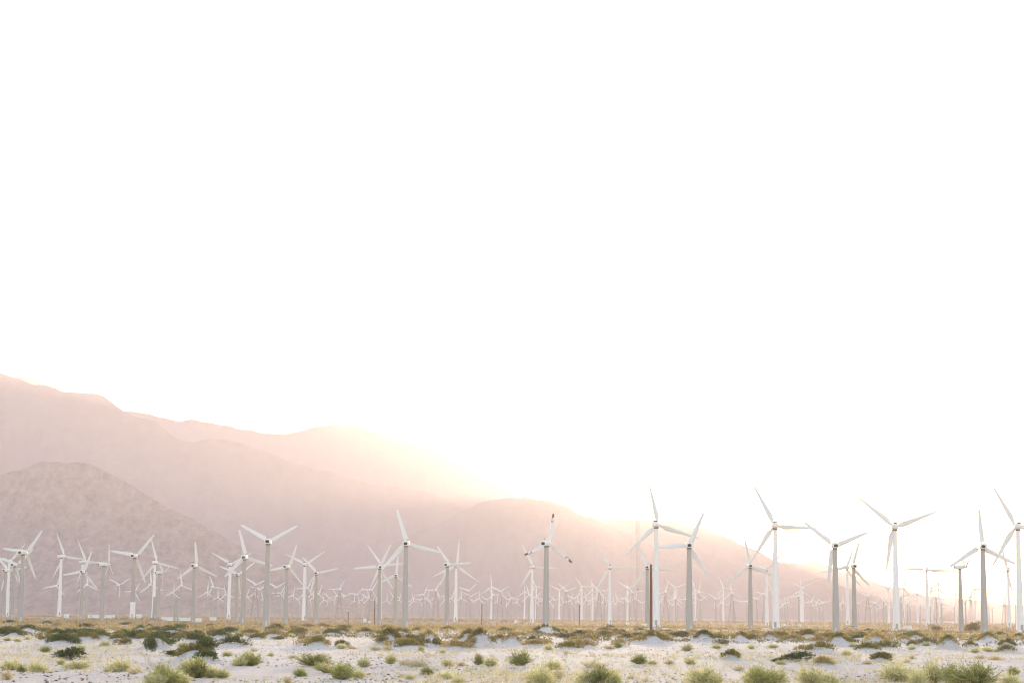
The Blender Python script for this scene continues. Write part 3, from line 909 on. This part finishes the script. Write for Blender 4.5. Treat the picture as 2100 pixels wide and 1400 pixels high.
plant_count = {}
def ref_near(px):
    return min(placed, key=lambda a: abs(a[0] - px))[1]
PLANTS = []      # (kind, X, Y, width m, height m, px, py, nouns)
NOUNS = {'dark': ('shrub', 'dark green shrub', 'shrub'), 'olive': ('shrub', 'olive shrub', 'shrub'),
         'pale': ('shrub', 'pale wispy shrub', 'shrub'), 'grn': ('shrub', 'bushy green shrub', 'shrub'), 'straw': ('grass_tuft', 'straw-coloured tuft', 'grass tuft'),
         'hum': ('hummock_shrub', 'hummock-capping shrub', 'shrub'), 'round': ('round_bush', 'round brown bush', 'bush')}
# kind, px column, px row of the foot, width px, height px
LIST = """dark,140,1354,54,26 pale,318,1406,50,28 pale,372,1402,44,24 pale,395,1376,60,30 pale,455,1388,34,20 pale,492,1366,34,20 pale,672,1378,60,20 pale,735,1388,30,20 pale,1095,1402,40,30 pale,1250,1400,50,30 pale,1540,1400,40,28 pale,22,1371,46,24 grn,44,1374,26,16 pale,76,1375,46,24 pale,124,1362,22,14 pale,157,1369,62,18 straw,14,1393,36,24 pale,247,1373,52,26
pale,228,1374,32,14 straw,278,1378,34,18 grn,338,1404,72,42 grn,405,1388,62,38 pale,432,1387,40,26 dark,420,1355,42,30 grn,512,1365,52,28 dark,388,1341,36,18 dark,352,1347,34,12
dark,9,1304,36,17 dark,34,1303,26,13 olive,50,1291,32,11 dark,135,1306,32,17 dark,184,1303,46,14 olive,88,1298,30,13 olive,243,1307,22,15 dark,286,1311,32,17 dark,336,1308,48,14
dark,316,1337,28,26 dark,338,1327,42,18 grn,93,1336,24,14 pale,165,1331,26,11 olive,250,1324,26,15 dark,340,1292,22,10 olive,370,1291,26,13 olive,438,1307,42,19 dark,470,1298,28,12
grn,490,1306,22,12 dark,453,1312,13,7 pale,14,1313,24,9 pale,35,1314,22,9 pale,57,1310,18,8 pale,105,1313,22,9 pale,215,1324,22,11 pale,375,1325,26,10 olive,310,1303,40,10
olive,535,1307,22,10 olive,570,1312,26,8 pale,598,1306,17,9 olive,612,1301,32,15 dark,620,1310,14,7 olive,701,1293,24,11 pale,700,1330,24,11 grn,645,1366,72,27 grn,702,1391,58,36 grn,614,1385,30,18
straw,590,1398,28,17 pale,746,1367,32,20 pale,802,1361,32,22 straw,830,1364,30,14 straw,858,1366,52,16 pale,916,1365,32,17 grn,982,1363,24,22 pale,1006,1365,30,18 grn,1068,1364,48,30 grn,876,1382,32,16
pale,840,1390,22,11 pale,915,1388,30,15 pale,940,1402,32,18 olive,852,1309,20,8 olive,780,1322,32,15 straw,770,1333,30,12 straw,795,1333,32,12 pale,863,1334,14,11 pale,907,1338,16,9 straw,945,1365,30,12 straw,665,1372,40,12
pale,1124,1332,20,14 olive,1160,1311,42,13 olive,1206,1315,36,15 olive,1238,1306,32,13 olive,1271,1304,24,12 olive,1306,1305,26,8 grn,1268,1327,20,13 straw,1160,1342,10,12 pale,1410,1334,26,15
olive,1500,1352,20,12 grn,1310,1362,34,19 pale,1338,1363,24,10 pale,1414,1363,34,16 straw,1372,1363,26,12 pale,1135,1371,38,22 straw,1215,1368,54,16 pale,1110,1404,64,40 grn,1226,1404,58,38 pale,1198,1404,44,30
pale,1262,1404,36,26 straw,1145,1392,34,24 pale,1442,1406,74,42 pale,1468,1404,40,28 grn,1560,1405,64,38 straw,1325,1396,24,13 olive,1392,1308,42,13 olive,1480,1322,27,12 straw,1295,1390,20,10 pale,1180,1330,20,9 straw,1250,1330,30,10
olive,1597,1309,34,13 olive,1650,1308,36,15 olive,1690,1310,46,12 dark,1636,1358,46,19 dark,1600,1358,28,9 pale,1692,1364,48,16 pale,1736,1344,26,13 dark,1808,1357,36,18 pale,1592,1404,56,36 pale,1664,1405,74,40 pale,1700,1404,40,26
pale,1838,1398,74,40 pale,1916,1400,64,46 pale,1880,1404,50,36 grn,1998,1405,96,44 grn,1955,1403,50,40 pale,2072,1405,48,26 grn,2078,1384,30,18 dark,2070,1327,26,10 pale,2000,1339,20,13 pale,2026,1336,24,11 pale,2046,1337,18,9
olive,1870,1310,32,13 pale,1600,1363,24,10 straw,1780,1362,26,10 straw,1870,1352,16,12 straw,1860,1360,24,10 pale,1750,1325,18,9 pale,1870,1332,20,9 pale,1900,1324,24,9 straw,2040,1355,30,12 straw,2010,1350,26,11 pale,1585,1328,22,9 straw,1660,1332,26,9
pale,1540,1330,22,11 pale,1470,1330,20,10 olive,1535,1312,24,12 pale,1445,1385,30,13 straw,1515,1375,30,14 straw,720,1330,26,9 pale,555,1345,16,8 straw,150,1345,24,9 straw,520,1335,20,9 pale,465,1345,22,11 straw,600,1350,24,9"""
for tok in LIST.split():
    k, px, py, w, h = tok.split(',')
    px, py, w, h = float(px), float(py), float(w), float(h)
    X, Y = ground_at(px, py)
    PLANTS.append((k, X, Y, w * Y / F, h * Y / F, px, py))
for (px, py, w, h) in ((1995,1293,32,22), (1921,1290,22,12), (1337,1287,0,0)):
    if w:
        X, Y = ground_at(px, py); PLANTS.append(('round', X, Y, w * Y / F, h * Y / F, px, py))
PROTO['round'] = [dense_proto('round_bush', M_F_BROWN, 1300, 14)]

def leaf_cap(hx, hy, s, h, mat, name):
    """leafy brush draped over the crown and back of one sand hummock"""
    n = int(min(1500, 520 * max(0.8, s)))
    u = rng.normal(0, .66, n * 4); v = rng.normal(-.12, .48, n * 4)
    patch = fbm(u * 2.0 + hx, v * 2.0 + hy, 3, 5)
    hf = np.exp(-0.9 * (u * u + 0.64 * v * v))
    bare = (v < 0) & (hf < 0.80) & (np.abs(u) < 0.62 - 0.12 * patch + 0.15 * (hf < .4))
    keep = (patch > 0.38) & (np.hypot(u, v) < 1.3) & ~bare
    u, v, patch = u[keep][:n], v[keep][:n], patch[keep][:n]
    if len(u) < 30: return None
    x = hx + u * s; y = hy + v * s
    th = (0.04 + 0.42 * rng.random(len(u)) ** 1.3 * (0.5 + patch)) * min(1.3, 0.55 + 0.45 * s)
    z = ground_z(x, y) + th
    P = np.stack([x, y, z], 1)
    nrm = unit(np.stack([u * 0.7, (v - .3) * .7, np.ones(len(u))], 1) + rng.normal(0, .55, (len(u), 3)))
    Lf = rng.uniform(.12, .30, len(u)) * min(1.2, .5 + .4 * s)
    V, Q = ribbons(P, P + nrm * Lf[:, None], rng.uniform(.025, .06, len(u)))
    c = np.array([hx, hy, gz(hx, hy)])
    tint = np.repeat(np.clip(patch * .6 - .1 + rng.uniform(0, .4, len(u)), 0, 1), 4)
    me = np_mesh(name, V - c, Q, mat, False, tint)
    o = link(name, me); o.location = c
    return o

todo = []
for i, (hx, hy, s, h) in enumerate(hum):
    px, py = to_px(hx, hy, gz(hx, hy))
    if not (-20 < px < 2120): continue
    p_dark = 1.1 if px < 500 else 0.15
    r_ = rng.random()
    mat = M_F_DARK if r_ < p_dark * .6 else (M_F_BROWN if (px > 560 and r_ > 0.78 or px > 1500 and r_ > .55) else M_F_OLIVE)
    o = leaf_cap(hx, hy, s, h, mat, 'hummock_shrub')
    if o: todo.append((o, 'hum', px, hy))
for (k, X, Y, w, h, px, py) in PLANTS:
    o = link(NOUNS[k][0], random.choice(PROTO[k]))
    o.location = (X, Y, gz(X, Y) - 0.03)
    q_ = 1.28 if k in ('pale', 'straw', 'grn') else 1.25
    q_ *= random.uniform(.88, 1.15)
    o.scale = (w * q_, w * q_ * .95, h * (1.2 if k in ('pale', 'straw', 'grn') else 1.22))
    o.rotation_euler.x = random.uniform(-.14, .14); o.rotation_euler.y = random.uniform(-.14, .14)
    o.rotation_euler.z = random.uniform(-.5, .5) if k in ('dark', 'olive') else random.uniform(0, 6.28)
    if w > 1.2 and k in ('dark', 'round', 'pale', 'grn'):
        link('stem', STEM, o)
    todo.append((o, k, px, Y))
todo.sort(key=lambda a: a[3])
for (o, k, px, Y) in todo:
    ref = ref_near(px)
    key = (k, ref)
    plant_count[key] = plant_count.get(key, 0) + 1
    tag(o, '%s, %s from the bottom below %s' % (NOUNS[k][1], ORD[plant_count[key] - 1], ref), NOUNS[k][2],
        {'hum': 'shrubs capping sand hummocks', 'round': 'round brown bushes', 'straw': 'dry grass tufts in the sand'}.get(k, 'desert shrubs in the sand'))

# ------------------------------------------------------------------ uncountable cover: brush, dry grass, stones
def scatter(n, d0, d1, clump=None, power=1.0, thr=0.45):
    D = d0 * (d1 / d0) ** (rng.random(n) ** power)
    A = rng.uniform(-R(16.3), R(16.3), n)
    x, y = D * np.sin(A), D * np.cos(A)
    if clump:
        f = fbm(x / clump, y / (clump * 1.6), 3, 91)
        k = f > thr + rng.uniform(-.08, .08, n)
        x, y = x[k], y[k]
    return x, y

def brush(name, x, y, hmin, hmax, leaves, lw, mat, kindlabel):
    n = len(x)
    z = ground_z(x, y)
    r = rng.uniform(.45, 1.15, n); h = rng.uniform(hmin, hmax, n)
    idx = np.repeat(np.arange(n), leaves)
    dirs = unit(rng.normal(size=(len(idx), 3)) + np.array([0, 0, .3]))
    dirs[:, 2] = np.abs(dirs[:, 2])
    rad = rng.uniform(.55, 1.0, len(idx))
    P = np.stack([x[idx] + dirs[:, 0] * r[idx] * rad, y[idx] + dirs[:, 1] * r[idx] * rad, z[idx] - 0.05 + dirs[:, 2] * h[idx] * rad], 1)
    out = unit(dirs + rng.normal(0, .5, dirs.shape) + np.array([0, 0, .3]))
    V, Q = ribbons(P, P + out * (h[idx] * rng.uniform(.3, .55, len(idx)))[:, None], rng.uniform(lw * .6, lw * 1.3, len(idx)))
    tint = np.repeat(np.clip(rng.uniform(0, .45, n)[idx] + rng.uniform(0, .35, len(idx)), 0, 1), 4)
    return tag(link(name, np_mesh(name, V, Q, mat, False, tint)), kindlabel, None, None, 'stuff')

x, y = scatter(17000, 400, 2600, None, 0.9)
brush('dry_brush', x, y, .45, 1.05, 14, .11, M_F_BROWN, 'dense brown dry brush spreading over the valley floor')
x, y = scatter(9000, 300, 760, 12, 0.8, .50)
brush('low_brush', x, y, .25, .7, 16, .07, M_F_OLIVE, 'low olive brush between the sand hummocks')
def blades(name, x, y, per, hmin, hmax, w, mat, label):
    z = ground_z(x, y)
    idx = np.repeat(np.arange(len(x)), per)
    rr_ = rng.uniform(.08, .35, len(x))[idx]
    a = rng.uniform(0, 6.283, len(idx))
    P = np.stack([x[idx] + np.cos(a) * rr_ * rng.random(len(idx)), y[idx] + np.sin(a) * rr_ * rng.random(len(idx)), z[idx] - .01], 1)
    d = np.stack([np.cos(a) * .5, np.sin(a) * .5, np.ones(len(idx))], 1) + rng.normal(0, .25, (len(idx), 3))
    V, Q = ribbons(P, P + unit(d) * rng.uniform(hmin, hmax, len(idx))[:, None], np.full(len(idx), w))
    tint = np.repeat(np.clip(rng.uniform(0, .5, len(x))[idx] + rng.uniform(0, .3, len(idx)), 0, 1), 4)
    return tag(link(name, np_mesh(name, V, Q, mat, False, tint)), label, None, None, 'stuff')
x, y = scatter(13000, 100, 420, 15, 1.0, .58)
blades('dry_grass', x, y, 9, .12, .40, .013, M_F_STRAW, 'sparse dry straw grass in drifts over the sand')
x, y = scatter(8000, 100, 420, 18, 1.0, .57)
blades('green_grass', x, y, 9, .08, .26, .012, M_F_PALE, 'sparse pale green sprouts over the sand')

x, y = scatter(15000, 95, 330, 9, 1.0, .46)
n = len(x); z = ground_z(x, y)
s = 0.02 + 0.09 * rng.random(n) ** 3
octv = np.array([(1, 0, 0), (-1, 0, 0), (0, 1, 0), (0, -1, 0), (0, 0, 1), (0, 0, -.6)], float)
V = (octv[None] * rng.uniform(.6, 1.3, (n, 6, 1)) * np.stack([s * 1.2, s, s * .7], 1)[:, None, :] + np.stack([x, y, z + s * .2], 1)[:, None, :]).reshape(-1, 3)
tri = np.array([(0, 2, 4), (2, 1, 4), (1, 3, 4), (3, 0, 4), (2, 0, 5), (1, 2, 5), (3, 1, 5), (0, 3, 5)])
Q = (tri[None] + (np.arange(n) * 6)[:, None, None]).reshape(-1, 3)
M_STONE = rock_mat('grey_desert_stone', (0.27, 0.23, 0.205), (0.52, 0.45, 0.41), 1.5)
tag(link('stones', np_mesh('stones', V, Q, M_STONE)), 'small grey stones scattered over the pale sand', None, None, 'stuff')
